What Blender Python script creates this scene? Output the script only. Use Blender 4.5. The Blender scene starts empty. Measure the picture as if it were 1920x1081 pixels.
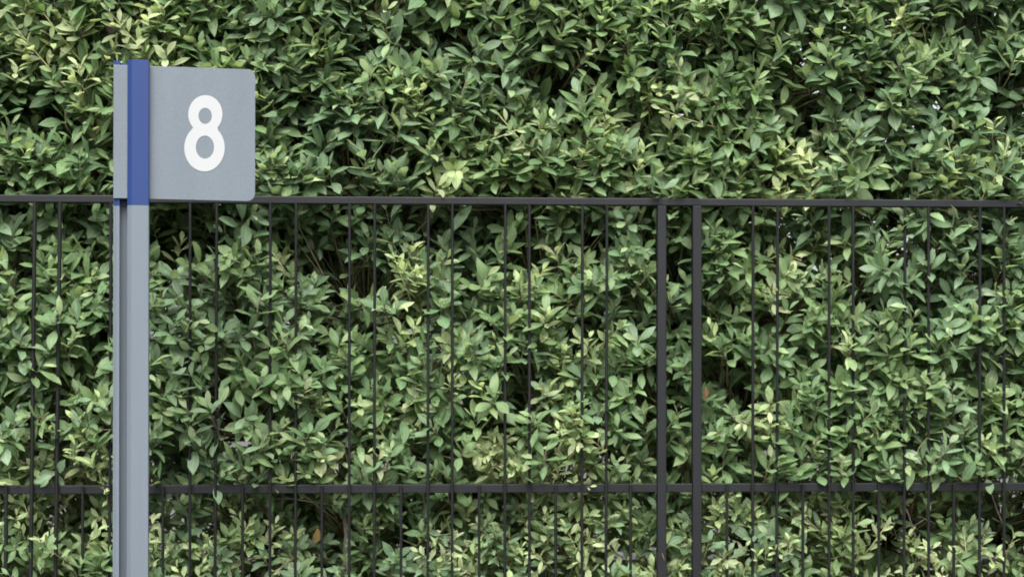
import bpy, bmesh, math, random
import numpy as np
from mathutils import Matrix, Vector

random.seed(8)
rng = np.random.default_rng(8)
S = bpy.context.scene
C = S.collection
R = math.radians

# ------------------------------------------------------------------ camera, sky, sun, exposure
F_PX = 3310.0                       # focal length in pixels of the 1920-wide photograph
CAM_H = 1.15
CX, HORIZON = 960.0, 726.0
cam_d = bpy.data.cameras.new('camera')
cam = bpy.data.objects.new('camera', cam_d); C.objects.link(cam)
cam.location = (0, 0, CAM_H); cam.rotation_euler = (R(90), 0, 0)
cam_d.sensor_width = 36; cam_d.lens = 36 * F_PX / 1920
cam_d.shift_y = (HORIZON - 540.5) / 1920
cam_d.clip_start = 0.1; cam_d.clip_end = 2000
cam_d.dof.use_dof = True; cam_d.dof.focus_distance = 4.7; cam_d.dof.aperture_fstop = 5.6
S.camera = cam

SUN_EL, SUN_ROT = R(54), R(186)
W = bpy.data.worlds.new('World'); S.world = W; W.use_nodes = True
nt = W.node_tree
bg = nt.nodes['Background']
sky = nt.nodes.new('ShaderNodeTexSky'); sky.sky_type = 'NISHITA'
sky.sun_disc = False; sky.sun_elevation = SUN_EL; sky.sun_rotation = SUN_ROT
sky.air_density = 1.0; sky.dust_density = 4.0; sky.ozone_density = 1.0
hs = nt.nodes.new('ShaderNodeHueSaturation'); hs.inputs['Saturation'].default_value = 0.22   # cloud cover: nearly white sky
nt.links.new(sky.outputs[0], hs.inputs['Color']); nt.links.new(hs.outputs[0], bg.inputs['Color'])
bg.inputs['Strength'].default_value = 0.05
sun_d = bpy.data.lights.new('sun', 'SUN'); sun_d.energy = 1.5; sun_d.angle = R(50); sun_d.color = (1, .97, .92)
sun = bpy.data.objects.new('sun', sun_d); C.objects.link(sun)
# direction towards the sun; Nishita rotation is clockwise from +Y
sd = Vector((math.sin(SUN_ROT) * math.cos(SUN_EL), math.cos(SUN_ROT) * math.cos(SUN_EL), math.sin(SUN_EL)))
sun.rotation_euler = (-sd).to_track_quat('-Z', 'Y').to_euler()
sun.location = (0, -3, 6)
vs = S.view_settings
vs.view_transform = 'Standard'; vs.look = 'None'; vs.gamma = 1; vs.use_curve_mapping = False
vs.exposure = 2.4
S.cycles.filter_width = 1.8
S.cycles.max_bounces = 12; S.cycles.diffuse_bounces = 8; S.cycles.transmission_bounces = 6; S.cycles.glossy_bounces = 2

# ------------------------------------------------------------------ helpers
def tag(o, label=None, cat=None, group=None, kind=None):
    if label: o['label'] = label
    if cat: o['category'] = cat
    if group: o['group'] = group
    if kind: o['kind'] = kind
    return o

def empty(name, loc, rz=0):
    o = bpy.data.objects.new(name, None); C.objects.link(o)
    o.location = loc; o.rotation_euler = (0, 0, rz); o.empty_display_size = .1
    return o

def link(name, me, mat=None, parent=None):
    o = bpy.data.objects.new(name, me); C.objects.link(o)
    if mat and not me.materials: me.materials.append(mat)
    if parent: o.parent = parent
    return o

def from_bm(name, bm, mat, parent=None, smooth=False):
    bmesh.ops.recalc_face_normals(bm, faces=bm.faces[:])
    me = bpy.data.meshes.new(name); bm.to_mesh(me); bm.free()
    if smooth: me.polygons.foreach_set('use_smooth', [True] * len(me.polygons))
    return link(name, me, mat, parent)

def box(bm, lo, hi, bev=0.0):
    lo, hi = Vector(lo), Vector(hi)
    r = bmesh.ops.create_cube(bm, size=1)
    for v in r['verts']:
        v.co = Vector([(lo[i] + hi[i]) / 2 + v.co[i] * (hi[i] - lo[i]) for i in range(3)])
    if bev:
        es = list({e for v in r['verts'] for e in v.link_edges})
        bmesh.ops.bevel(bm, geom=es, offset=bev, segments=2, affect='EDGES', profile=.5)

def prism_z(bm, pts, z0, z1):
    b = [bm.verts.new((x, y, z0)) for x, y in pts]; t = [bm.verts.new((x, y, z1)) for x, y in pts]
    n = len(pts)
    bm.faces.new(b[::-1]); bm.faces.new(t)
    for i in range(n): bm.faces.new((b[i], b[(i + 1) % n], t[(i + 1) % n], t[i]))

def tube(bm, pts, radii, n=6):
    rings = []
    for i, p in enumerate(pts):
        p = Vector(p)
        d = Vector(pts[min(i + 1, len(pts) - 1)]) - Vector(pts[max(i - 1, 0)])
        d.normalize()
        a = d.orthogonal().normalized() if abs(d.z) < .9 else d.cross(Vector((1, 0, 0))).normalized()
        b = d.cross(a)
        rings.append([bm.verts.new(p + (a * math.cos(2 * math.pi * k / n) + b * math.sin(2 * math.pi * k / n)) * radii[i]) for k in range(n)])
    for i in range(len(rings) - 1):
        for k in range(n): bm.faces.new((rings[i][k], rings[i][(k + 1) % n], rings[i + 1][(k + 1) % n], rings[i + 1][k]))
    bm.faces.new(rings[0][::-1]); bm.faces.new(rings[-1])

def new_mat(name):
    m = bpy.data.materials.new(name); m.use_nodes = True
    return m, m.node_tree, m.node_tree.nodes['Principled BSDF']

def node(nt, typ, **kw):
    n = nt.nodes.new(typ)
    for k, v in kw.items(): setattr(n, k, v)
    return n

def paint_mat(name, col, rough=.45, speck=.12, scale=900, bump=.02, dirt=.12):
    """painted metal: fine orange peel, soft vertical dirt, faint grain"""
    m, t, p = new_mat(name)
    tc = node(t, 'ShaderNodeTexCoord')
    n1 = node(t, 'ShaderNodeTexNoise'); n1.inputs['Scale'].default_value = scale; n1.inputs['Detail'].default_value = 2
    mp = node(t, 'ShaderNodeMapping'); mp.inputs['Scale'].default_value = (14, 14, 2.2)
    n2 = node(t, 'ShaderNodeTexNoise'); n2.inputs['Scale'].default_value = 1.0; n2.inputs['Detail'].default_value = 5
    t.links.new(tc.outputs['Object'], n1.inputs['Vector']); t.links.new(tc.outputs['Object'], mp.inputs['Vector'])
    t.links.new(mp.outputs[0], n2.inputs['Vector'])
    r1 = node(t, 'ShaderNodeMapRange'); r1.inputs['From Min'].default_value = .3; r1.inputs['From Max'].default_value = .7
    r1.inputs['To Min'].default_value = 1 - speck; r1.inputs['To Max'].default_value = 1 + speck
    t.links.new(n1.outputs['Fac'], r1.inputs['Value'])
    r2 = node(t, 'ShaderNodeMapRange'); r2.inputs['From Min'].default_value = .35; r2.inputs['From Max'].default_value = .65
    r2.inputs['To Min'].default_value = 1 - dirt; r2.inputs['To Max'].default_value = 1 + dirt * .3
    t.links.new(n2.outputs['Fac'], r2.inputs['Value'])
    mu = node(t, 'ShaderNodeMath', operation='MULTIPLY'); t.links.new(r1.outputs[0], mu.inputs[0]); t.links.new(r2.outputs[0], mu.inputs[1])
    vm = node(t, 'ShaderNodeVectorMath', operation='SCALE'); vm.inputs[0].default_value = col[:3]
    t.links.new(mu.outputs[0], vm.inputs['Scale']); t.links.new(vm.outputs[0], p.inputs['Base Color'])
    p.inputs['Roughness'].default_value = rough
    p.inputs['Specular IOR Level'].default_value = .38 if rough < .55 else .3
    bp = node(t, 'ShaderNodeBump'); bp.inputs['Strength'].default_value = bump * 5; bp.inputs['Distance'].default_value = .0006
    t.links.new(n1.outputs['Fac'], bp.inputs['Height']); t.links.new(bp.outputs[0], p.inputs['Normal'])
    return m

def ground_mat(name, c0, c1, scale, rough=.9, bump=.3):
    m, t, p = new_mat(name)
    tc = node(t, 'ShaderNodeTexCoord')
    n1 = node(t, 'ShaderNodeTexNoise'); n1.inputs['Scale'].default_value = scale; n1.inputs['Detail'].default_value = 8
    n1.inputs['Roughness'].default_value = .7
    t.links.new(tc.outputs['Object'], n1.inputs['Vector'])
    cr = node(t, 'ShaderNodeValToRGB')
    cr.color_ramp.elements[0].position = .35; cr.color_ramp.elements[0].color = (*c0, 1)
    cr.color_ramp.elements[1].position = .65; cr.color_ramp.elements[1].color = (*c1, 1)
    t.links.new(n1.outputs['Fac'], cr.inputs[0]); t.links.new(cr.outputs[0], p.inputs['Base Color'])
    bp = node(t, 'ShaderNodeBump'); bp.inputs['Strength'].default_value = bump; bp.inputs['Distance'].default_value = .01
    t.links.new(n1.outputs['Fac'], bp.inputs['Height']); t.links.new(bp.outputs[0], p.inputs['Normal'])
    p.inputs['Roughness'].default_value = rough
    return m

GREY_PAINT = paint_mat('grey_post_paint', (.108, .1315, .157), .42, .03, 700, .015, .06)
BLUE_PAINT = paint_mat('blue_post_paint', (.0078, .0275, .116), .4, .03, 700, .015, .05)
SHEET_GREY = paint_mat('grey_sign_sheeting', (.106, .128, .151), .5, .18, 650, .02, .06)
NUM_WHITE = paint_mat('white_vinyl', (.320, .331, .342), .45, .015, 700, .01, .02)
FENCE_PAINT = paint_mat('charcoal_fence_paint', (.0050, .0060, .0080), .58, .12, 350, .04, .25)
BAR_PAINT = paint_mat('dark_bar_paint', (.0022, .0034, .0030), .68, .15, 350, .04, .25)
SOIL = ground_mat('soil', (.035, .026, .02), (.09, .07, .055), 30, .95, .8)
PAVING = ground_mat('dark_paving', (.045, .044, .042), (.075, .073, .07), 6, .85, .1)
WALL = ground_mat('wall_render', (.10, .085, .08), (.17, .15, .14), 9, .9, .3)
COPING = ground_mat('coping_stone', (.30, .265, .25), (.42, .38, .36), 14, .85, .2)
BARK = ground_mat('bark', (.07, .055, .045), (.17, .145, .125), 40, .9, .8)
TWIG = ground_mat('young_bark', (.09, .085, .045), (.19, .17, .09), 60, .8, .2)

SHOOT_BARK = ground_mat('green_shoot_bark', (.20, .22, .09), (.32, .33, .15), 60, .7, .1)

def leaf_material():
    m, t, p = new_mat('leaf_surface')
    at = node(t, 'ShaderNodeAttribute', attribute_name='tint')
    uv = node(t, 'ShaderNodeUVMap', uv_map='leaf_uv')
    sx = node(t, 'ShaderNodeSeparateXYZ'); t.links.new(uv.outputs[0], sx.inputs[0])   # x: -1..1 across (as 0..1), y: along
    ab = node(t, 'ShaderNodeMath', operation='SUBTRACT'); ab.inputs[1].default_value = .5; t.links.new(sx.outputs[0], ab.inputs[0])
    ab2 = node(t, 'ShaderNodeMath', operation='ABSOLUTE'); t.links.new(ab.outputs[0], ab2.inputs[0])
    # midrib: pale line down the centre
    mr = node(t, 'ShaderNodeMapRange', clamp=True); mr.inputs['From Min'].default_value = .015; mr.inputs['From Max'].default_value = .06
    mr.inputs['To Min'].default_value = 1; mr.inputs['To Max'].default_value = 0; t.links.new(ab2.outputs[0], mr.inputs['Value'])
    # side veins: slanted ripples
    ph = node(t, 'ShaderNodeMath', operation='MULTIPLY_ADD'); ph.inputs[1].default_value = -.55
    t.links.new(ab2.outputs[0], ph.inputs[0]); t.links.new(sx.outputs[1], ph.inputs[2])
    ph2 = node(t, 'ShaderNodeMath', operation='MULTIPLY'); ph2.inputs[1].default_value = 62; t.links.new(ph.outputs[0], ph2.inputs[0])
    vn = node(t, 'ShaderNodeMath', operation='SINE'); t.links.new(ph2.outputs[0], vn.inputs[0])
    # mottling
    tc = node(t, 'ShaderNodeTexCoord')
    ns = node(t, 'ShaderNodeTexNoise'); ns.inputs['Scale'].default_value = 34; ns.inputs['Detail'].default_value = 4
    ge = node(t, 'ShaderNodeNewGeometry')
    t.links.new(ge.outputs['Position'], ns.inputs['Vector'])
    mo = node(t, 'ShaderNodeMapRange'); mo.inputs['From Min'].default_value = .3; mo.inputs['From Max'].default_value = .7
    mo.inputs['To Min'].default_value = .8; mo.inputs['To Max'].default_value = 1.18; t.links.new(ns.outputs['Fac'], mo.inputs['Value'])
    sc = node(t, 'ShaderNodeVectorMath', operation='SCALE'); t.links.new(at.outputs['Color'], sc.inputs[0]); t.links.new(mo.outputs[0], sc.inputs['Scale'])
    mx = node(t, 'ShaderNodeMix', data_type='RGBA'); mx.inputs['B'].default_value = (.30, .36, .19, 1)
    mf = node(t, 'ShaderNodeMath', operation='MULTIPLY'); mf.inputs[1].default_value = .5; t.links.new(mr.outputs[0], mf.inputs[0])
    t.links.new(mf.outputs[0], mx.inputs['Factor']); t.links.new(sc.outputs[0], mx.inputs['A'])
    # brown blemishes here and there
    n3 = node(t, 'ShaderNodeTexNoise'); n3.inputs['Scale'].default_value = 75; n3.inputs['Detail'].default_value = 3
    t.links.new(ge.outputs['Position'], n3.inputs['Vector'])
    bl = node(t, 'ShaderNodeMapRange', clamp=True); bl.inputs['From Min'].default_value = .66; bl.inputs['From Max'].default_value = .72
    bl.inputs['To Max'].default_value = .7; t.links.new(n3.outputs['Fac'], bl.inputs['Value'])
    mb = node(t, 'ShaderNodeMix', data_type='RGBA'); mb.inputs['B'].default_value = (.15, .12, .055, 1)
    t.links.new(bl.outputs[0], mb.inputs['Factor']); t.links.new(mx.outputs['Result'], mb.inputs['A']); mx = mb
    # underside: paler and greyer
    hs = node(t, 'ShaderNodeHueSaturation'); hs.inputs['Saturation'].default_value = .72; hs.inputs['Value'].default_value = 1.15
    t.links.new(mx.outputs['Result'], hs.inputs['Color'])
    ub = node(t, 'ShaderNodeMix', data_type='RGBA'); t.links.new(ge.outputs['Backfacing'], ub.inputs['Factor'])
    t.links.new(mx.outputs['Result'], ub.inputs['A']); t.links.new(hs.outputs[0], ub.inputs['B'])
    t.links.new(ub.outputs['Result'], p.inputs['Base Color'])
    p.inputs['Roughness'].default_value = .46
    p.inputs['Specular IOR Level'].default_value = .42
    bp = node(t, 'ShaderNodeBump'); bp.inputs['Strength'].default_value = .25; bp.inputs['Distance'].default_value = .0012
    t.links.new(vn.outputs[0], bp.inputs['Height']); t.links.new(bp.outputs[0], p.inputs['Normal'])
    tr = node(t, 'ShaderNodeBsdfTranslucent')
    tcol = node(t, 'ShaderNodeMix', data_type='RGBA', blend_type='MULTIPLY'); tcol.inputs['Factor'].default_value = 1
    tcol.inputs['B'].default_value = (1.25, 1.3, .7, 1); t.links.new(ub.outputs['Result'], tcol.inputs['A'])
    t.links.new(tcol.outputs['Result'], tr.inputs['Color'])
    ms = node(t, 'ShaderNodeMixShader'); ms.inputs[0].default_value = .42
    t.links.new(p.outputs[0], ms.inputs[1]); t.links.new(tr.outputs[0], ms.inputs[2])
    out = t.nodes['Material Output']; t.links.new(ms.outputs[0], out.inputs['Surface'])
    return m
LEAF = leaf_material()

# ------------------------------------------------------------------ setting
def sheet(name, x0, x1, y0, y1, z, mat, sub=1):
    bm = bmesh.new(); box(bm, (x0, y0, z - .05), (x1, y1, z))
    return tag(from_bm(name, bm, mat), kind='structure')
bm = bmesh.new(); bmesh.ops.create_grid(bm, x_segments=2, y_segments=2, size=600)
tag(from_bm('ground', bm, PAVING), kind='structure')
bed = sheet('planting_bed', -4.5, 4.5, 4.6, 6.05, .03, SOIL); bed.rotation_euler.z = R(3) * 0

# fence line: origin straight ahead, receding slightly to the right
YAW = R(2.96)
FO = Vector((0, 5.0, 0)); FD = Vector((math.cos(YAW), math.sin(YAW), 0)); FN = Vector((-math.sin(YAW), math.cos(YAW), 0))
def fence_s(px):
    k = (px - CX) / F_PX
    return 5.0 * k / (FD.x - k * FD.y)
def fence_z(px, py):
    s = fence_s(px); y = 5.0 + s * FD.y
    return CAM_H - (py - HORIZON) / F_PX * y
Z_TOP = fence_z(960, 377.8); Z_MID = fence_z(960, 914.5)

# low wall behind the hedge
w = empty('low_wall', FO + FN * .92, YAW)
tag(w, 'low brown-grey wall with pale coping behind the hedge', 'wall')
bm = bmesh.new(); box(bm, (-4.2, -.06, -.02), (4.2, .06, .545)); from_bm('wall_body', bm, WALL, w)
x = -4.2; i = 0
while x < 4.2:
    L = .6
    bm = bmesh.new(); box(bm, (x + .003, -.085, .546), (min(x + L, 4.2) - .003, .085, .578 + .002 * (i % 3)), .004)
    from_bm('coping_stone', bm, COPING, w); x += L; i += 1

# ------------------------------------------------------------------ fence
fence = empty('metal_fence', FO, YAW)
tag(fence, 'charcoal metal railing with thin upright bars running in front of the hedge', 'fence')
SL, SR = -3.6, 3.6
bm = bmesh.new(); box(bm, (SL, -.013, Z_TOP - .0105), (SR, .013, Z_TOP + .0105), .0025); from_bm('top_rail', bm, FENCE_PAINT, fence)
P1, P2 = fence_s(1240), fence_s(1306)
PW = .0128
segs = [(SL, P1 - PW), (P1 + PW, P2 - PW), (P2 + PW, SR)]
for a, b in segs:
    bm = bmesh.new(); box(bm, (a, -.009, Z_MID - .0122), (b, .009, Z_MID + .0122), .002); from_bm('mid_rail', bm, FENCE_PAINT, fence)
    bm = bmesh.new(); box(bm, (a, -.009, .10), (b, .009, .125), .002); from_bm('bottom_rail', bm, FENCE_PAINT, fence)
for s in (P1, P2, P1 - 2.42, P2 + 2.42):
    bm = bmesh.new(); box(bm, (s - PW, -.0145, -.05), (s + PW, .0145, Z_TOP - .0107), .0022); from_bm('post', bm, FENCE_PAINT, fence)
# upright bars, welded to the front face of the rails: (px at the top, px at the bottom, full height?)
bars = [(13, 14, 0), (68, 60, 1), (115, 106.5, 1), (157, 157, 0), (210, 207, 1), (259, 256, 1), (307, 307, 0), (358, 357.5, 1), (408, 404.5, 1),
        (456, 456, 0), (508, 507, 1), (556, 554.5, 1), (604, 604, 0), (656, 655, 1), (703, 702, 1), (751, 752, 0), (803, 802, 1),
        (848, 847.5, 1), (898, 898, 0), (947, 946, 1), (992, 992, 1), (1041, 1041, 0), (1091, 1090, 1), (1137, 1135, 1), (1181, 1181, 0),
        (1360, 1361, 0), (1410, 1409, 1), (1456, 1454, 1), (1503, 1503, 0), (1552, 1552, 1), (1597, 1597, 1), (1645, 1645, 0),
        (1694, 1692, 1), (1738, 1738, 1), (1785, 1785, 0), (1834, 1833, 1), (1879, 1879, 1), (1926, 1926, 0)]
for k in range(1, 10):
    bars.append((1926 + 47.6 * k, 1926 + 47.6 * k, 0 if k % 3 == 0 else 1)); bars.append((13 - 49 * k, 13 - 51 * k, 0 if k % 3 == 0 else 1))
for a, b, full in bars:
    bw = .0058 if b < 120 else .0043
    s1 = fence_s(b); s0 = fence_s(a) if full else s1
    ztop = Z_TOP - .0107 if full else Z_MID + .010
    z_ref = fence_z(b, 1081)
    slope = (s0 - s1) / (ztop - z_ref)
    zb = .10; sb = s1 - slope * (z_ref - zb) * 0
    bm = bmesh.new()
    yc = -.0165
    n = 8; rings = []
    for (sx, z) in ((sb, zb), (s1, z_ref), (s0, ztop)):
        rings.append([bm.verts.new((sx + bw * math.cos(2 * math.pi * (k + .5) / n), yc + bw * math.sin(2 * math.pi * (k + .5) / n), z)) for k in range(n)])
    for r0, r1 in zip(rings, rings[1:]):
        for k in range(n): bm.faces.new((r0[k], r0[(k + 1) % n], r1[(k + 1) % n], r1[k]))
    bm.faces.new(rings[0][::-1]); bm.faces.new(rings[-1])
    from_bm('bar' if full else 'short_bar', bm, BAR_PAINT, fence)

# ------------------------------------------------------------------ number sign
SY = 4.40; SYAW = R(10.5)
sc0 = Vector(((244.0 - CX) / F_PX * SY, SY, 0))
def sign_u(px, d=0.0):
    k = (px - CX) / F_PX; bx = sc0.x - math.sin(SYAW) * d; by = sc0.y + math.cos(SYAW) * d
    return (k * by - bx) / (math.cos(SYAW) - k * math.sin(SYAW))
def sign_z(px, py, d=0.0):
    u = sign_u(px, d); y = sc0.y + u * math.sin(SYAW) + math.cos(SYAW) * d
    return CAM_H - (py - HORIZON) / F_PX * y
sign = empty('number_sign', sc0, SYAW)
sign.rotation_euler = (0, R(.1), SYAW)
tag(sign, 'grey and blue post carrying a grey flag sign with a white number 8', 'sign')
uL, uA, uB, uC, uR = sign_u(209.5), sign_u(221.8), sign_u(235.5), sign_u(244), sign_u(277.2)
FLD, GRD = .024, .055       # flange front, groove floor (behind block front at 0)
prof = [(uL + .003, .09), (uL, FLD + .002), (uL + .0015, FLD), (uL + .0045, FLD), (uL + .0055, FLD + .0012), (uL + .0085, FLD + .0012), (uL + .0095, FLD), (uA - .001, FLD), (uA, FLD + .001),
        (uA, GRD), (uB + .0008, GRD), (uB + .0008, .0135), (uB + .0012, .0118), (uC - .0022, .0034), (uC - .0008, .0024), (uC + .0002, .0006), (uC + .0016, 0), (uR - .0015, 0), (uR, .0015), (uR, .09)]
z_band = sign_z(258, 384.5); z_top = sign_z(258, 111.5)
bm = bmesh.new(); prism_z(bm, prof, .0, z_band); post = from_bm('post', bm, GREY_PAINT, sign)
bm = bmesh.new(); prism_z(bm, prof, z_band + .0006, z_top - .003)
capz = [(u * .985 + .0, d + .001 if d < .08 else d - .001) for u, d in prof]
prism_z(bm, capz, z_top - .0031, z_top)
band = from_bm('post_sleeve', bm, BLUE_PAINT, sign)
bm = bmesh.new(); box(bm, (uL - .05, -.05, .001), (uR + .05, .13, .012), .002); from_bm('base_plate', bm, GREY_PAINT, sign)
# panel
PD, PT = .0175, .0045
pu0, pu1 = sign_u(210.2, PD), sign_u(476, PD)
pz0, pz1 = sign_z(246, 372.2, PD), sign_z(246, 122.5, PD)
bm = bmesh.new()
r = .0185; pts = [(pu0, pz0), (pu1 - r, pz0)]
for k in range(1, 8): a = -math.pi / 2 + math.pi / 2 * k / 8; pts.append((pu1 - r + r * math.cos(a), pz0 + r + r * math.sin(a)))
pts += [(pu1, pz0 + r), (pu1, pz1 - r)]
for k in range(1, 8): a = math.pi / 2 * k / 8; pts.append((pu1 - r + r * math.cos(a), pz1 - r + r * math.sin(a)))
pts += [(pu1 - r, pz1), (pu0, pz1)]
f_ = [bm.verts.new((x, PD, z)) for x, z in pts]; b_ = [bm.verts.new((x, PD + PT, z)) for x, z in pts]
ff = bm.faces.new(f_); bm.faces.new(b_[::-1])
for k in range(len(pts)): bm.faces.new((f_[k], b_[k], b_[(k + 1) % len(pts)], f_[(k + 1) % len(pts)]))
bmesh.ops.bevel(bm, geom=list(ff.edges), offset=.0011, segments=2, affect='EDGES', profile=.5)
panel = from_bm('sign_panel', bm, SHEET_GREY, sign)
# numeral 8: outline of two joined bowls with two counters, a thin raised film
def P(px, py): return (sign_u(px - 2.4, PD), sign_z(px - 2.4, py, PD))
cux, cuy, ra, rb = 385.0, 214.0, 32.0, 35.6          # upper bowl (px)
clx, cly, rc, rd = 383.5, 277.0, 37.9, 44.2          # lower bowl
outer = []
N = 72
def pol(cx, cy, a, b, t): return cx + a * math.cos(t), cy - b * math.sin(t)
wy = 241.8
up = [pol(cux, cuy, ra, rb, math.radians(d)) for d in range(-90, 271, 3)]
lo = [pol(clx, cly, rc, rd, math.radians(d)) for d in range(90, 451, 3)]
up = [q for q in up if q[1] < wy - 1.6]; lo = [q for q in lo if q[1] > wy + 1.6]
outer = up + lo
wv = [408.6, 360.2]
i_l = len(up)
outer = up + [(wv[1], wy)] + lo + [(wv[0], wy)]
in_u = [pol(cux - .3, 217.3, 12.5, 15.0, 2 * math.pi * k / 36) for k in range(36)]
in_l = [pol(clx + .9, 275.8, 17.1, 21.6, 2 * math.pi * k / 40) for k in range(40)]
cu = bpy.data.curves.new('numeral', 'CURVE'); cu.dimensions = '2D'; cu.fill_mode = 'BOTH'; cu.extrude = .0004
for loop in (outer, in_u, in_l):
    sp = cu.splines.new('POLY'); sp.points.add(len(loop) - 1); sp.use_cyclic_u = True
    for q, pnt in zip(loop, sp.points):
        u_, z_ = P(*q); pnt.co = (u_, z_, 0, 1)
tmp = bpy.data.objects.new('numeral_outline', cu); C.objects.link(tmp)
bpy.context.view_layer.update()
me = bpy.data.meshes.new_from_object(tmp.evaluated_get(bpy.context.evaluated_depsgraph_get()))
bpy.data.objects.remove(tmp); bpy.data.curves.remove(cu)
me.name = 'numeral'
me.transform(Matrix(((1, 0, 0, 0), (0, 0, 1, PD - .0005), (0, 1, 0, 0), (0, 0, 0, 1))))
me.materials.clear()
num = link('numeral', me, NUM_WHITE, panel)

# ------------------------------------------------------------------ hedge
hedge = empty('hedge', FO + FN * .35, 0)
tag(hedge, 'dense clipped evergreen hedge of glossy green leaves pressing through the railing', 'hedge')
bpy.context.view_layer.update()
def to_world(s, d, z):            # fence coordinates -> world
    s, d, z = np.broadcast_arrays(np.asarray(s, float), np.asarray(d, float), np.asarray(z, float))
    return np.stack([FO.x + s * FD.x + d * FN.x, FO.y + s * FD.y + d * FN.y, z], -1)

def smooth_noise(x, y, seed, octaves=3, scale=1.0):
    r = np.random.default_rng(seed); out = np.zeros_like(x); amp = 1; tot = 0
    for o in range(octaves):
        g = r.standard_normal((64, 64)); u = x * scale; v = y * scale
        i = np.floor(u).astype(int); j = np.floor(v).astype(int); fu = u - i; fv = v - j
        fu = fu * fu * (3 - 2 * fu); fv = fv * fv * (3 - 2 * fv)
        a = g[i % 64, j % 64]; b = g[(i + 1) % 64, j % 64]; c = g[i % 64, (j + 1) % 64]; d = g[(i + 1) % 64, (j + 1) % 64]
        out += amp * ((a * (1 - fu) + b * fu) * (1 - fv) + (c * (1 - fu) + d * fu) * fv); tot += amp
        amp *= .55; scale *= 2.1
    return out / tot

# places on the hedge face where the foliage is thin (px, py of the photograph, radius px) and where young yellow shoots sit
GAPS = [(815, 60, 48), (690, 85, 34), (560, 200, 46), (1015, 185, 36), (1230, 300, 26), (1392, 98, 36), (1525, 205, 52), (1612, 180, 30), (1905, 215, 44),
        (1655, 268, 30), (45, 512, 34), (125, 690, 36), (600, 470, 66), (690, 480, 46), (650, 575, 42), (345, 420, 60), (900, 420, 66), (800, 415, 44), (1120, 430, 50), (950, 570, 24),
        (1190, 560, 44), (832, 850, 30), (925, 810, 30), (1290, 600, 40), (1375, 565, 34), (1445, 440, 40), (1495, 665, 40), (1605, 558, 34),
        (1850, 505, 46), (1395, 740, 40), (1275, 880, 44), (1380, 870, 36), (320, 890, 52), (600, 985, 72), (540, 955, 44), (690, 1030, 50), (105, 740, 30), (140, 950, 40),
        (935, 945, 46), (1715, 970, 66), (1545, 1045, 48), (870, 985, 36), (240, 260, 40), (60, 190, 24), (150, 250, 30), (460, 660, 30), (1440, 30, 36), (1830, 40, 40), (1270, 480, 36), (1080, 690, 26),
        (1470, 620, 26), (1010, 700, 24), (420, 560, 26), (560, 770, 28), (1230, 740, 28), (1880, 960, 36)]
YOUNG = [(60, 55, 80), (125, 100, 75), (235, 55, 75), (280, 95, 40), (150, 150, 40), (780, 150, 40), (1100, 30, 30), (930, 130, 34), (1290, 205, 60), (1240, 170, 50), (1140, 235, 55),
         (975, 250, 46), (840, 310, 40), (1020, 330, 50), (1180, 330, 50), (1780, 320, 30), (1855, 300, 34), (1310, 25, 36), (1700, 45, 50), (760, 500, 52), (525, 475, 36), (1035, 520, 50),
         (1050, 500, 40), (740, 790, 60), (700, 840, 50), (920, 860, 62), (1080, 850, 70), (1040, 720, 40), (1130, 640, 40), (440, 990, 66), (1100, 1000, 95), (885, 1045, 60),
         (1390, 1040, 70), (1560, 965, 60), (1620, 1020, 60), (50, 975, 55), (110, 830, 70), (1745, 1055, 60), (1880, 1040, 66), (1525, 475, 46), (1480, 520, 40), (590, 770, 46), (1250, 1050, 50), (1000, 1050, 70),
         (800, 600, 50), (1590, 880, 30), (850, 690, 40), (1440, 770, 40), (420, 330, 40), (1500, 330, 60), (650, 330, 50), (1350, 940, 50), (520, 1040, 50), (250, 1000, 60)]
gp = np.array([(fence_s(a), fence_z(a, b), c * .00151) for a, b, c in GAPS])
yp = np.array([(fence_s(a), fence_z(a, b), c * .00151) for a, b, c in YOUNG])
def field(pts, s, z):
    out = np.zeros_like(s)
    for a, b, r in pts: out = np.maximum(out, np.exp(-(((s - a) ** 2 + (z - b) ** 2) / (r * r)) * 1.1))
    return out
def front(s, z):
    """how far behind (+) or before (-) the fence plane the shoots' bases sit"""
    h = smooth_noise(s + 20, z + 20, 3, 3, 2.6) * .045
    above = 1 / (1 + np.exp(-(z - (Z_TOP + .012)) / .008))
    under_top = np.clip((Z_TOP - z) / .2, 0, 1); under_mid = np.clip((Z_MID - z) / .2, 0, 1)
    rec = np.where(z > Z_MID, .078 - .075 * under_top, .085 - .075 * under_mid)
    return above * (.036 + h * .45) + (1 - above) * (rec + h) + field(gp, s, z) * .11

def make_shoots(n, d_lo, d_hi, density_gap, layer):
    s = rng.uniform(-2.35, 2.35, n); z = rng.uniform(.12, 2.85, n)
    keep = rng.random(n) > field(gp, s, z) * density_gap * np.where(z > Z_TOP, .42, 1)
    cl = smooth_noise(s + 9, z + 9, 11 + layer, 2, 5.0)
    keep &= rng.random(n) < np.clip(.82 + .4 * cl, .25, 1)
    # thinner at the right hand end, where the sky comes through
    keep &= rng.random(n) < np.where((d_lo > .1) & (s > .55), .8, 1)
    keep &= rng.random(n) < np.where((np.abs(s) > 1.9) | (z > 2.5) | (z < .5), .6, 1)
    if layer == 0: keep &= rng.random(n) < np.where(z > Z_TOP, 1.0, .82)
    s, z = s[keep], z[keep]
    d = front(s, z) + rng.uniform(d_lo, d_hi, len(s))
    return s, d, z

layers = [make_shoots(8600, -.03, .05, .93, 0), make_shoots(4800, .05, .22, .5, 1), make_shoots(8600, .22, .66, .08, 2)]
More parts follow.
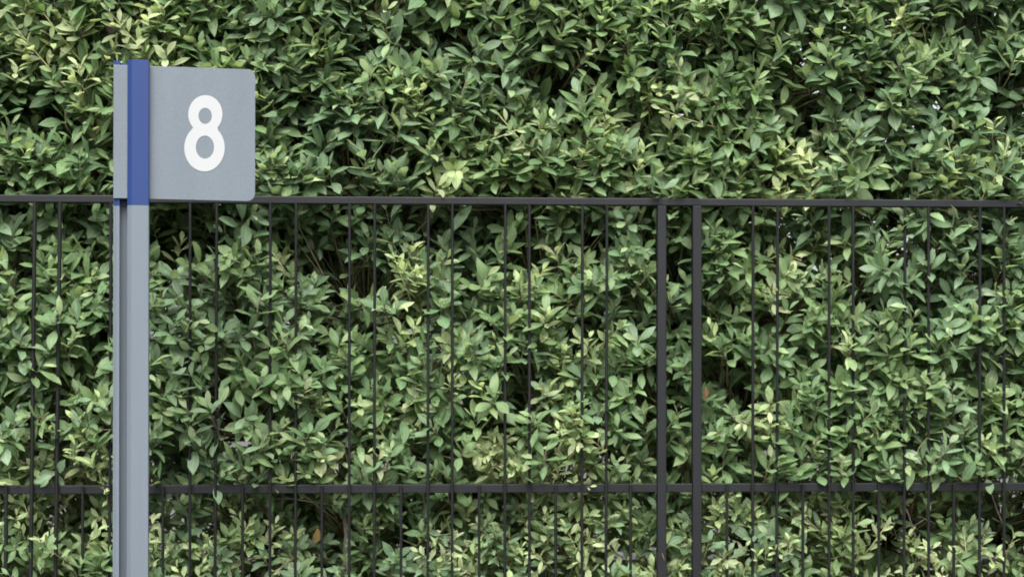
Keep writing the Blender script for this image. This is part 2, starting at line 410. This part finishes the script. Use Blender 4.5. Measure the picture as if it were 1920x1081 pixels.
# leaves deep inside, behind the thin places of the face (fewer at the right-hand end, where daylight comes through)
fs, fz = [], []
for a, b, r in gp:
    m_ = 46 if (a < fence_s(1350) or b < Z_MID) else 22
    fs.append(a + rng.normal(0, r * .75, m_)); fz.append(b + rng.normal(0, r * .75, m_))
fs.append(rng.uniform(-1.7, .5, 1400)); fz.append(rng.uniform(Z_TOP - .1, 2.5, 1400))
fs = np.concatenate(fs); fz = np.concatenate(fz)
layers.append((fs, rng.uniform(.36, .7, len(fs)), fz))
L_pos, L_dir, L_nrm, L_len, L_wid, L_tint, L_shape, L_layer = [], [], [], [], [], [], [], []
twig_segments = []
MATURE = np.array([[.118, .202, .096], [.144, .236, .106], [.174, .262, .120], [.152, .234, .138], [.128, .214, .114]])
YOUNG_C = np.array([[.35, .45, .21], [.41, .485, .26], [.30, .40, .19], [.35, .41, .23]])
LIGHT = np.array([0, -.45, .9]); LIGHT /= np.linalg.norm(LIGHT)
fd = np.array(FD); fn = np.array(FN)
def nrm(v): return v / (np.linalg.norm(v, axis=-1, keepdims=True) + 1e-9)
for li, (s, d, z) in enumerate(layers):
    n = len(s); P0 = to_world(s, d, z)
    yg = field(yp, s, z)
    young = rng.random(n) < np.clip(yg * .78 + (.05 if li == 0 else .02) + np.where(z < Z_MID + .12, .12, 0), 0, .9)
    low = np.clip((Z_MID + .25 - z) / .5, 0, 1)
    mature_pick = smooth_noise(s + 4, z + 4, 21, 2, 2.2)
    for k in range(n):
        lat = rng.normal(0, .55); up_ = rng.normal(.75, .4); out = rng.uniform(.35, 1.0)
        ax = nrm(fd * lat + np.array([0, 0, 1.0]) * up_ - fn * out)
        nl = int(rng.integers(6, 11)); long_shoot = rng.random() < (.12 if young[k] else .04)
        if long_shoot: nl += 5
        step = rng.uniform(.007, .012) * (1.35 if long_shoot else 1)
        e1 = nrm(np.cross(ax, [.3, .1, .95])); e2 = np.cross(ax, e1)
        ph = rng.uniform(0, 6.28)
        size = rng.uniform(.76, 1.12) * (1.3 if li >= 2 else (1.14 if z[k] > Z_TOP else 1.03)) * (1 - .24 * low[k]) * (.78 if young[k] else 1.0)
        base_c = YOUNG_C[rng.integers(4)] if young[k] else MATURE[int(np.clip(np.floor(2.5 + mature_pick[k] * 2.2 + rng.normal(0, 1)), 0, 4))]
        total = nl * step
        pos = P0[k] - ax * total * .7
        for j in range(nl):
            t = j / (nl - 1)
            th = math.radians(72 - 44 * t + rng.normal(0, 7))
            ph += 2.4 + rng.normal(0, .2)
            rad = e1 * math.cos(ph) + e2 * math.sin(ph)
            dr = ax * math.cos(th) + rad * math.sin(th)
            nm = ax * math.sin(th) - rad * math.cos(th)
            dr = nrm(dr + np.array([0, 0, -.02 + rng.normal(0, .1)]))
            nm = nm + LIGHT * rng.uniform(.3, .85)
            nm = nrm(nm - dr * np.dot(nm, dr))
            ln = .074 * size * (1 - .42 * t ** 2.2) * rng.uniform(.82, 1.14)
            L_pos.append(pos + ax * step * j); L_dir.append(dr); L_nrm.append(nm)
            L_len.append(ln); L_wid.append(ln * rng.uniform(.84, 1.1))
            c = base_c * rng.uniform(.84, 1.18)
            if young[k]: c = c * (.72 + .38 * t)
            elif t > .75 and rng.random() < .35: c = c * .55 + YOUNG_C[rng.integers(4)] * .5
            if li > 0: pass
            L_tint.append(c); L_shape.append(int(rng.integers(6))); L_layer.append(li)
        twig_segments.append((P0[k] - ax * total * .8, P0[k] + ax * total * .2, bool(young[k]), P0[k], li))
L_pos = np.array(L_pos); L_dir = np.array(L_dir); L_nrm = np.array(L_nrm); L_len = np.array(L_len); L_wid = np.array(L_wid)
L_tint = np.array(L_tint); L_shape = np.array(L_shape); L_layer = np.array(L_layer)

# long loose shoots whose stems run along the face (px, py of the photograph: base, tip), pale young leaves on both sides
STEMLETS = []
def loose_shoot(x0, y0, x1, y1, d, n, ln, yellow):
    a = to_world(fence_s(x0), d + .03, fence_z(x0, y0)); b = to_world(fence_s(x1), d - .03, fence_z(x1, y1))
    ax = nrm(b - a); e = nrm(np.cross(ax, fn)); STEMLETS.append((a, b))
    add = []
    for j in range(n):
        t = (j + .6) / n; sgn_ = 1 if j % 2 else -1
        dr = nrm(ax * rng.uniform(.5, .9) + e * sgn_ * rng.uniform(.5, .9) - fn * rng.uniform(0, .5) + np.array([0, 0, .35]))
        if j == n - 1: dr = ax
        nm = -fn * .8 + LIGHT * .8 + fd * rng.normal(0, .4); nm = nrm(nm - dr * np.dot(nm, dr))
        l_ = ln * (1 - .35 * t) * rng.uniform(.85, 1.1)
        c = (YOUNG_C[rng.integers(4)] * rng.uniform(.85, 1.1)) if rng.random() < yellow else MATURE[rng.integers(5)]
        add.append((a + (b - a) * t, dr, nm, l_, l_ * rng.uniform(.8, 1.0), c, int(rng.integers(6)), 0))
    return add
extra = []
for q in [(175, 145, 55, -10, .03, 12, .058, .75), (292, 118, 205, 22, .025, 11, .056, .85), (110, 150, 20, 40, .035, 9, .056, .6), (1010, 290, 935, 215, .03, 8, .056, .4),
          (880, 268, 985, 238, .03, 8, .050, .7), (1350, 235, 1235, 205, .02, 9, .052, .8), (1300, 160, 1262, 110, .03, 7, .05, .8), (1820, 372, 1775, 255, .03, 10, .052, .7),
          (1860, 372, 1890, 270, .03, 9, .05, .6), (770, 560, 735, 470, .05, 9, .05, .8), (545, 520, 505, 465, .06, 6, .05, .9), (1130, 700, 1085, 630, .06, 7, .05, .5),
          (760, 870, 700, 790, .05, 9, .05, .8), (1560, 1010, 1500, 955, .05, 8, .05, .9), (1620, 1060, 1665, 985, .05, 8, .05, .9), (1830, 1075, 1810, 1000, .04, 9, .05, .9),
          (60, 1010, 40, 940, .05, 7, .046, .9), (1100, 1060, 1060, 985, .05, 9, .048, .8), (930, 900, 985, 850, .05, 7, .05, .8), (430, 1040, 470, 975, .05, 8, .046, .8)]:
    extra += loose_shoot(*q)
for arr_name, k_ in (('L_pos', 0), ('L_dir', 1), ('L_nrm', 2), ('L_tint', 5)): globals()[arr_name] = np.vstack([globals()[arr_name], np.array([e_[k_] for e_ in extra])])
for arr_name, k_ in (('L_len', 3), ('L_wid', 4), ('L_shape', 6), ('L_layer', 7)): globals()[arr_name] = np.append(globals()[arr_name], np.array([e_[k_] for e_ in extra]))

# a few special leaves seen in the photograph (dead, orange / brown), added as extra leaves
SPECIAL = [(590, 1008, .09, (-.15, .1, -1), (.30, .205, .075), .055, 'ochre dead leaf hanging in the dark gap below the mid rail'),
           (1322, 735, -.012, (.05, -.1, -1), (.15, .08, .042), .042, 'orange dead leaf hanging beside the right post'),
           (1150, 398, .06, (.75, -.2, -.6), (.10, .065, .028), .07, 'brown curled leaf just under the top rail left of the posts')]
SP_IDX = []
for px, py, d, dr, c, ln, lab in SPECIAL:
    dr = nrm(np.array(dr, float)); tip = to_world(fence_s(px), d, fence_z(px, py)) - dr * ln * .5
    nm = nrm(np.array([.25, -1, .2]) - dr * np.dot(np.array([.25, -1, .2]), dr))
    SP_IDX.append(len(L_pos))
    L_pos = np.vstack([L_pos, tip]); L_dir = np.vstack([L_dir, dr]); L_nrm = np.vstack([L_nrm, nm]); L_len = np.append(L_len, ln); L_wid = np.append(L_wid, ln)
    L_tint = np.vstack([L_tint, c]); L_shape = np.append(L_shape, 1); L_layer = np.append(L_layer, 0)

# ---- leaf blades: 6 shapes; dense = 5 across, thin = 3 across
def blade(shape, dense):
    r = np.random.default_rng(100 + shape)
    fold = [.12, .26, .40, .18, .55, .30][shape]; curl = [.08, .22, -.08, .36, .12, .50][shape]; twist = [.15, -.4, .5, 0, -.2, .35][shape]; side = [.03, -.04, .02, .05, -.02, -.05][shape]
    wmax = [.20, .215, .195, .21, .185, .205][shape]
    ts, prof = ([0, .09, .20, .36, .55, .74, .89, 1.0], [.008, .012, .40, .76, 1.0, .90, .46, .0]) if dense else ([0, .11, .38, .74, 1.0], [.008, .10, .80, .88, .0])
    cr = [-1, -.5, 0, .5, 1] if dense else [-1, 0, 1]
    V, UV = [], []
    for t, w_ in zip(ts, prof):
        hw = w_ * wmax if t > .1 else w_
        zc = -curl * t * t + (.03 if t < .15 else 0) * t
        a = twist * (t - .3)
        for c in cr:
            xx = c * hw; zz = fold * abs(xx) * (1 - .45 * abs(c)) + .012 * math.sin(9 * t + 3 * c + shape) * abs(c)
            V.append((xx * math.cos(a) - zz * math.sin(a) + side * math.sin(math.pi * t), t, zc + xx * math.sin(a) + zz * math.cos(a)))
            UV.append((.5 + .5 * c, t))
    nc = len(cr); Fc = []
    for i in range(len(ts) - 1):
        for j in range(nc - 1):
            a = i * nc + j; Fc.append((a, a + 1, a + nc + 1, a + nc))
    return np.array(V), np.array(UV), np.array(Fc)
# ---- which leaves may stay: keep the rails and posts readable, let a few lie over them
BL = {(s_, dn): blade(s_, dn) for s_ in range(6) for dn in (0, 1)}
side_v = np.cross(L_dir, L_nrm)
M = np.stack([side_v * L_wid[:, None], L_dir * L_len[:, None], L_nrm * L_len[:, None]], -1)    # columns
def world_pts(idx, V): return np.einsum('nij,vj->nvi', M[idx], V) + L_pos[idx][:, None, :]
keep = np.ones(len(L_pos), bool)
org = np.array(FO)
z_r = rng.random(len(L_pos))
for sh in range(6):
    idx = np.where(L_shape == sh)[0]
    W_ = world_pts(idx, BL[(sh, 0)][0]); rel = W_ - org
    ss = rel @ fd; dd = rel @ fn; zz = W_[..., 2]
    infr = dd < .03
    top = (infr & (zz < Z_TOP + .0085) & (zz > Z_TOP - .022)).any(1)
    top_deep = (infr & (zz < Z_TOP - .002) & (zz > Z_TOP - .022)).any(1)
    mid = (infr & (zz < Z_MID + .009) & (zz > Z_MID - .02)).any(1)
    pst = (infr & (np.minimum(np.abs(ss - P1), np.abs(ss - P2)) < PW + .002) & (zz < Z_TOP)).any(1)
    far = (dd < -.075).any(1)
    bar = np.zeros(len(idx), bool)
    for a, b, full in bars:
        bs = fence_s((a + b) / 2)
        bar |= (infr & (np.abs(ss - bs) < .007) & (zz < (Z_TOP if full else Z_MID))).any(1)
    p = np.ones(len(idx))
    p[bar] = .9; p[mid] = .24; p[top] = np.minimum(p[top], .35); p[top_deep] = .02; p[pst] = .02; p[far] = 0
    keep[idx] = z_r[idx] < p
keep[SP_IDX] = True
kidx = np.where(keep)[0]

# ---- visibility from the photograph's side: coarse z-buffer to find the 300 leaves that show largest
BWID, BHGT = 640, 360
zb = np.full(BWID * BHGT, 1e9)
g = [(a, t) for t in np.linspace(.12, .97, 9) for a in (-.8, -.4, 0, .4, .8)]
hwf = lambda t: np.interp(t, [0, .09, .2, .36, .55, .74, .89, 1.0], [.01, .01, .10, .18, .205, .165, .07, 0])
Vs = np.array([(a * hwf(t), t, 0.02 * abs(a) - .1 * t * t) for a, t in g])
ux = np.linspace(0, 1, 9)
pts_w = world_pts(kidx, Vs)
yy = pts_w[..., 1]; pxx = (CX + F_PX * pts_w[..., 0] / yy) / 3; pyy = (HORIZON + F_PX * (CAM_H - pts_w[..., 2]) / yy) / 3
ok = (pxx >= 0) & (pxx < BWID) & (pyy >= 0) & (pyy < BHGT)
sgn = (pxx * 3 > 208) & (pxx * 3 < 284) | (pxx * 3 > 208) & (pxx * 3 < 482) & (pyy * 3 > 115) & (pyy * 3 < 378)
ok &= ~sgn
cell = (np.clip(pyy, 0, BHGT - 1).astype(int) * BWID + np.clip(pxx, 0, BWID - 1).astype(int))
np.minimum.at(zb, cell[ok], yy[ok])
vis = ok & (yy <= zb[cell] + .006)
vx, vy = F_PX * (M[kidx][..., 0, :] / L_pos[kidx][:, 1:2]), F_PX * (M[kidx][..., 2, :] / L_pos[kidx][:, 1:2])
area = np.abs(vx[:, 0] * vy[:, 1] - vx[:, 1] * vy[:, 0]) * .26
score = area * vis.mean(1)
for i_ in SP_IDX: score[np.where(kidx == i_)[0]] = 1e6
order = np.argsort(-score)
single = kidx[order[:300]]; rest = kidx[order[300:]]
front_rest = set(kidx[order[300:9000]].tolist())
print('leaves', len(kidx), 'shoots', sum(len(a[0]) for a in layers), 'smallest single leaf px area', score[order[299]])

def leaf_mesh(name, V, UV, Fc, tint):
    me = bpy.data.meshes.new(name)
    me.vertices.add(len(V)); me.vertices.foreach_set('co', V.astype(np.float32).ravel())
    me.loops.add(Fc.size); me.loops.foreach_set('vertex_index', Fc.astype(np.int32).ravel())
    me.polygons.add(len(Fc)); me.polygons.foreach_set('loop_start', np.arange(0, Fc.size, 4, dtype=np.int32))
    me.polygons.foreach_set('use_smooth', np.ones(len(Fc), bool))
    uvl = me.uv_layers.new(name='leaf_uv'); uvl.data.foreach_set('uv', UV[Fc.ravel()].astype(np.float32).ravel())
    at = me.color_attributes.new('tint', 'FLOAT_COLOR', 'POINT')
    at.data.foreach_set('color', np.concatenate([tint, np.ones((len(V), 1))], 1).astype(np.float32).ravel())
    me.materials.append(LEAF); me.update(calc_edges=True)
    return me
# all the other leaves: one mesh
Vl, Ul, Fl, Tl = [], [], [], []; off = 0
is_front = np.zeros(len(L_pos), bool); is_front[list(front_rest)] = True
for sh in range(6):
    for dn in (0, 1):
        idx = rest[(L_shape[rest] == sh) & (is_front[rest] == bool(dn))]
        if not len(idx): continue
        V, UV, Fc = BL[(sh, dn)]
        Wp = world_pts(idx, V); nv = len(V)
        Vl.append(Wp.reshape(-1, 3)); Ul.append(np.tile(UV, (len(idx), 1)))
        Fl.append((Fc[None] + (np.arange(len(idx)) * nv)[:, None, None]).reshape(-1, 4) + off); off += len(idx) * nv
        Tl.append(np.repeat(L_tint[idx], nv, 0))
hl = np.array(hedge.location)
me = leaf_mesh('foliage', np.concatenate(Vl) - hl, np.concatenate(Ul), np.concatenate(Fl), np.concatenate(Tl))
fol = link('foliage', me, None, hedge); tag(fol, kind='stuff')
print('foliage tris', len(me.polygons) * 2)
# the single leaves, sharing a few blade meshes by shape and tint
pal = np.concatenate([MATURE, MATURE * 1.14, MATURE * .87, YOUNG_C, YOUNG_C * .78, MATURE * .55 + YOUNG_C[0] * .5])
cache = {}
for i_ in single:
    i_ = int(i_)
    sp = SP_IDX.index(i_) if i_ in SP_IDX else None
    if sp is None: key = (int(L_shape[i_]), int(np.argmin(((pal - L_tint[i_]) ** 2).sum(1))))
    else: key = ('dead', sp)
    if key not in cache:
        V, UV, Fc = BL[(int(L_shape[i_]), 1)]
        c = pal[key[1]] if sp is None else np.array(SPECIAL[sp][4])
        cache[key] = leaf_mesh('leaf', V, UV, Fc, np.tile(c, (len(V), 1)))
    o = bpy.data.objects.new('leaf', cache[key]); C.objects.link(o); o.parent = hedge
    m = M[i_]; p = L_pos[i_] - hl
    o.matrix_local = Matrix(((m[0][0], m[0][1], m[0][2], p[0]), (m[1][0], m[1][1], m[1][2], p[1]), (m[2][0], m[2][1], m[2][2], p[2]), (0, 0, 0, 1)))
    if sp is not None: o['label'] = SPECIAL[sp][6]

# ---- stems (trunks) in a row and twigs joining them to the shoots
stem_s = np.arange(-2.6, 2.61, .26) + rng.normal(0, .05, 21)
stem_paths = []
for s0 in stem_s:
    d0 = .42 + rng.normal(0, .05); pts = []; s_ = s0; d_ = d0
    for z_ in np.linspace(0, 2.65, 9):
        pts.append(to_world(s_, d_, z_)); s_ += rng.normal(0, .03); d_ += rng.normal(0, .025)
    r0 = rng.uniform(.014, .024); bm = bmesh.new()
    tube(bm, [Vector(p - hl) for p in pts], [r0 * (1 - .7 * i / 8) for i in range(9)], 7)
    from_bm('stem', bm, BARK, hedge, True); stem_paths.append(np.array(pts))
allp = np.concatenate(stem_paths)
bmA = bmesh.new()
for a, b, yg, p0, li in twig_segments:
    if li >= 2 and rng.random() < .6: continue
    q = allp[np.argmin(((allp - (a + np.array([0, 0, -.15]))) ** 2 * np.array([1, .6, 1])).sum(1))]
    mid_ = a * .55 + q * .45 + rng.normal(0, .02, 3)
    pts = [Vector(q - hl), Vector(mid_ - hl), Vector(a - hl), Vector(b - hl)]
    tube(bmA, pts, [.0042, .003, .0022, .0011], 3)
tw = from_bm('twigs', bmA, TWIG, hedge, True); tag(tw, kind='stuff')

for a, b in STEMLETS:
    bm = bmesh.new(); m_ = (a + b) / 2 + np.array([0, 0, -.004])
    tube(bm, [Vector(p - hl) for p in (a - (b - a) * .25 + fn * .05, a, m_, b)], [.0032, .0026, .002, .001], 5); from_bm('shoot_stem', bm, SHOOT_BARK, hedge, True)
# bare twigs in the dark gaps, and a sawn grey branch end high on the left
for pts, r_ in (([(500, 938, .12), (545, 936, .05), (580, 942, .05), (625, 951, .10)], .0028), ([(1695, 930, .05), (1712, 965, .05), (1725, 1000, .06), (1745, 1045, .10)], .003),
               ([(1722, 990, .06), (1745, 975, .06), (1770, 985, .08)], .002), ([(1718, 985, .06), (1700, 1000, .07)], .002), ([(1872, 930, .06), (1885, 965, .06), (1905, 1000, .09)], .0028),
               ([(640, 955, .16), (646, 1010, .14), (640, 1081, .17), (640, 1400, .3)], .009), ([(1120, 770, .06), (1085, 775, .04), (1060, 800, .09)], .0025), ([(0, 868, .05), (40, 868, .03), (90, 880, .08)], .002)):
    bm = bmesh.new()
    tube(bm, [Vector(to_world(fence_s(x_), d_, fence_z(x_, y_)) - hl) for x_, y_, d_ in pts], [r_ * (1 - .12 * i) for i in range(len(pts))], 6)
    from_bm('bare_twig', bm, BARK, hedge, True)
bm = bmesh.new()
tube(bm, [Vector(to_world(fence_s(x_), d_, fence_z(x_, y_)) - hl) for x_, y_, d_ in ((212, 74, .30), (207, 58, .14), (204, 45, .045), (203.5, 44, .040))], [.019, .0185, .018, .015], 12)
st = from_bm('branch_stub', bm, BARK, hedge, True); st['label'] = 'sawn grey branch end among the young shoots at top left'
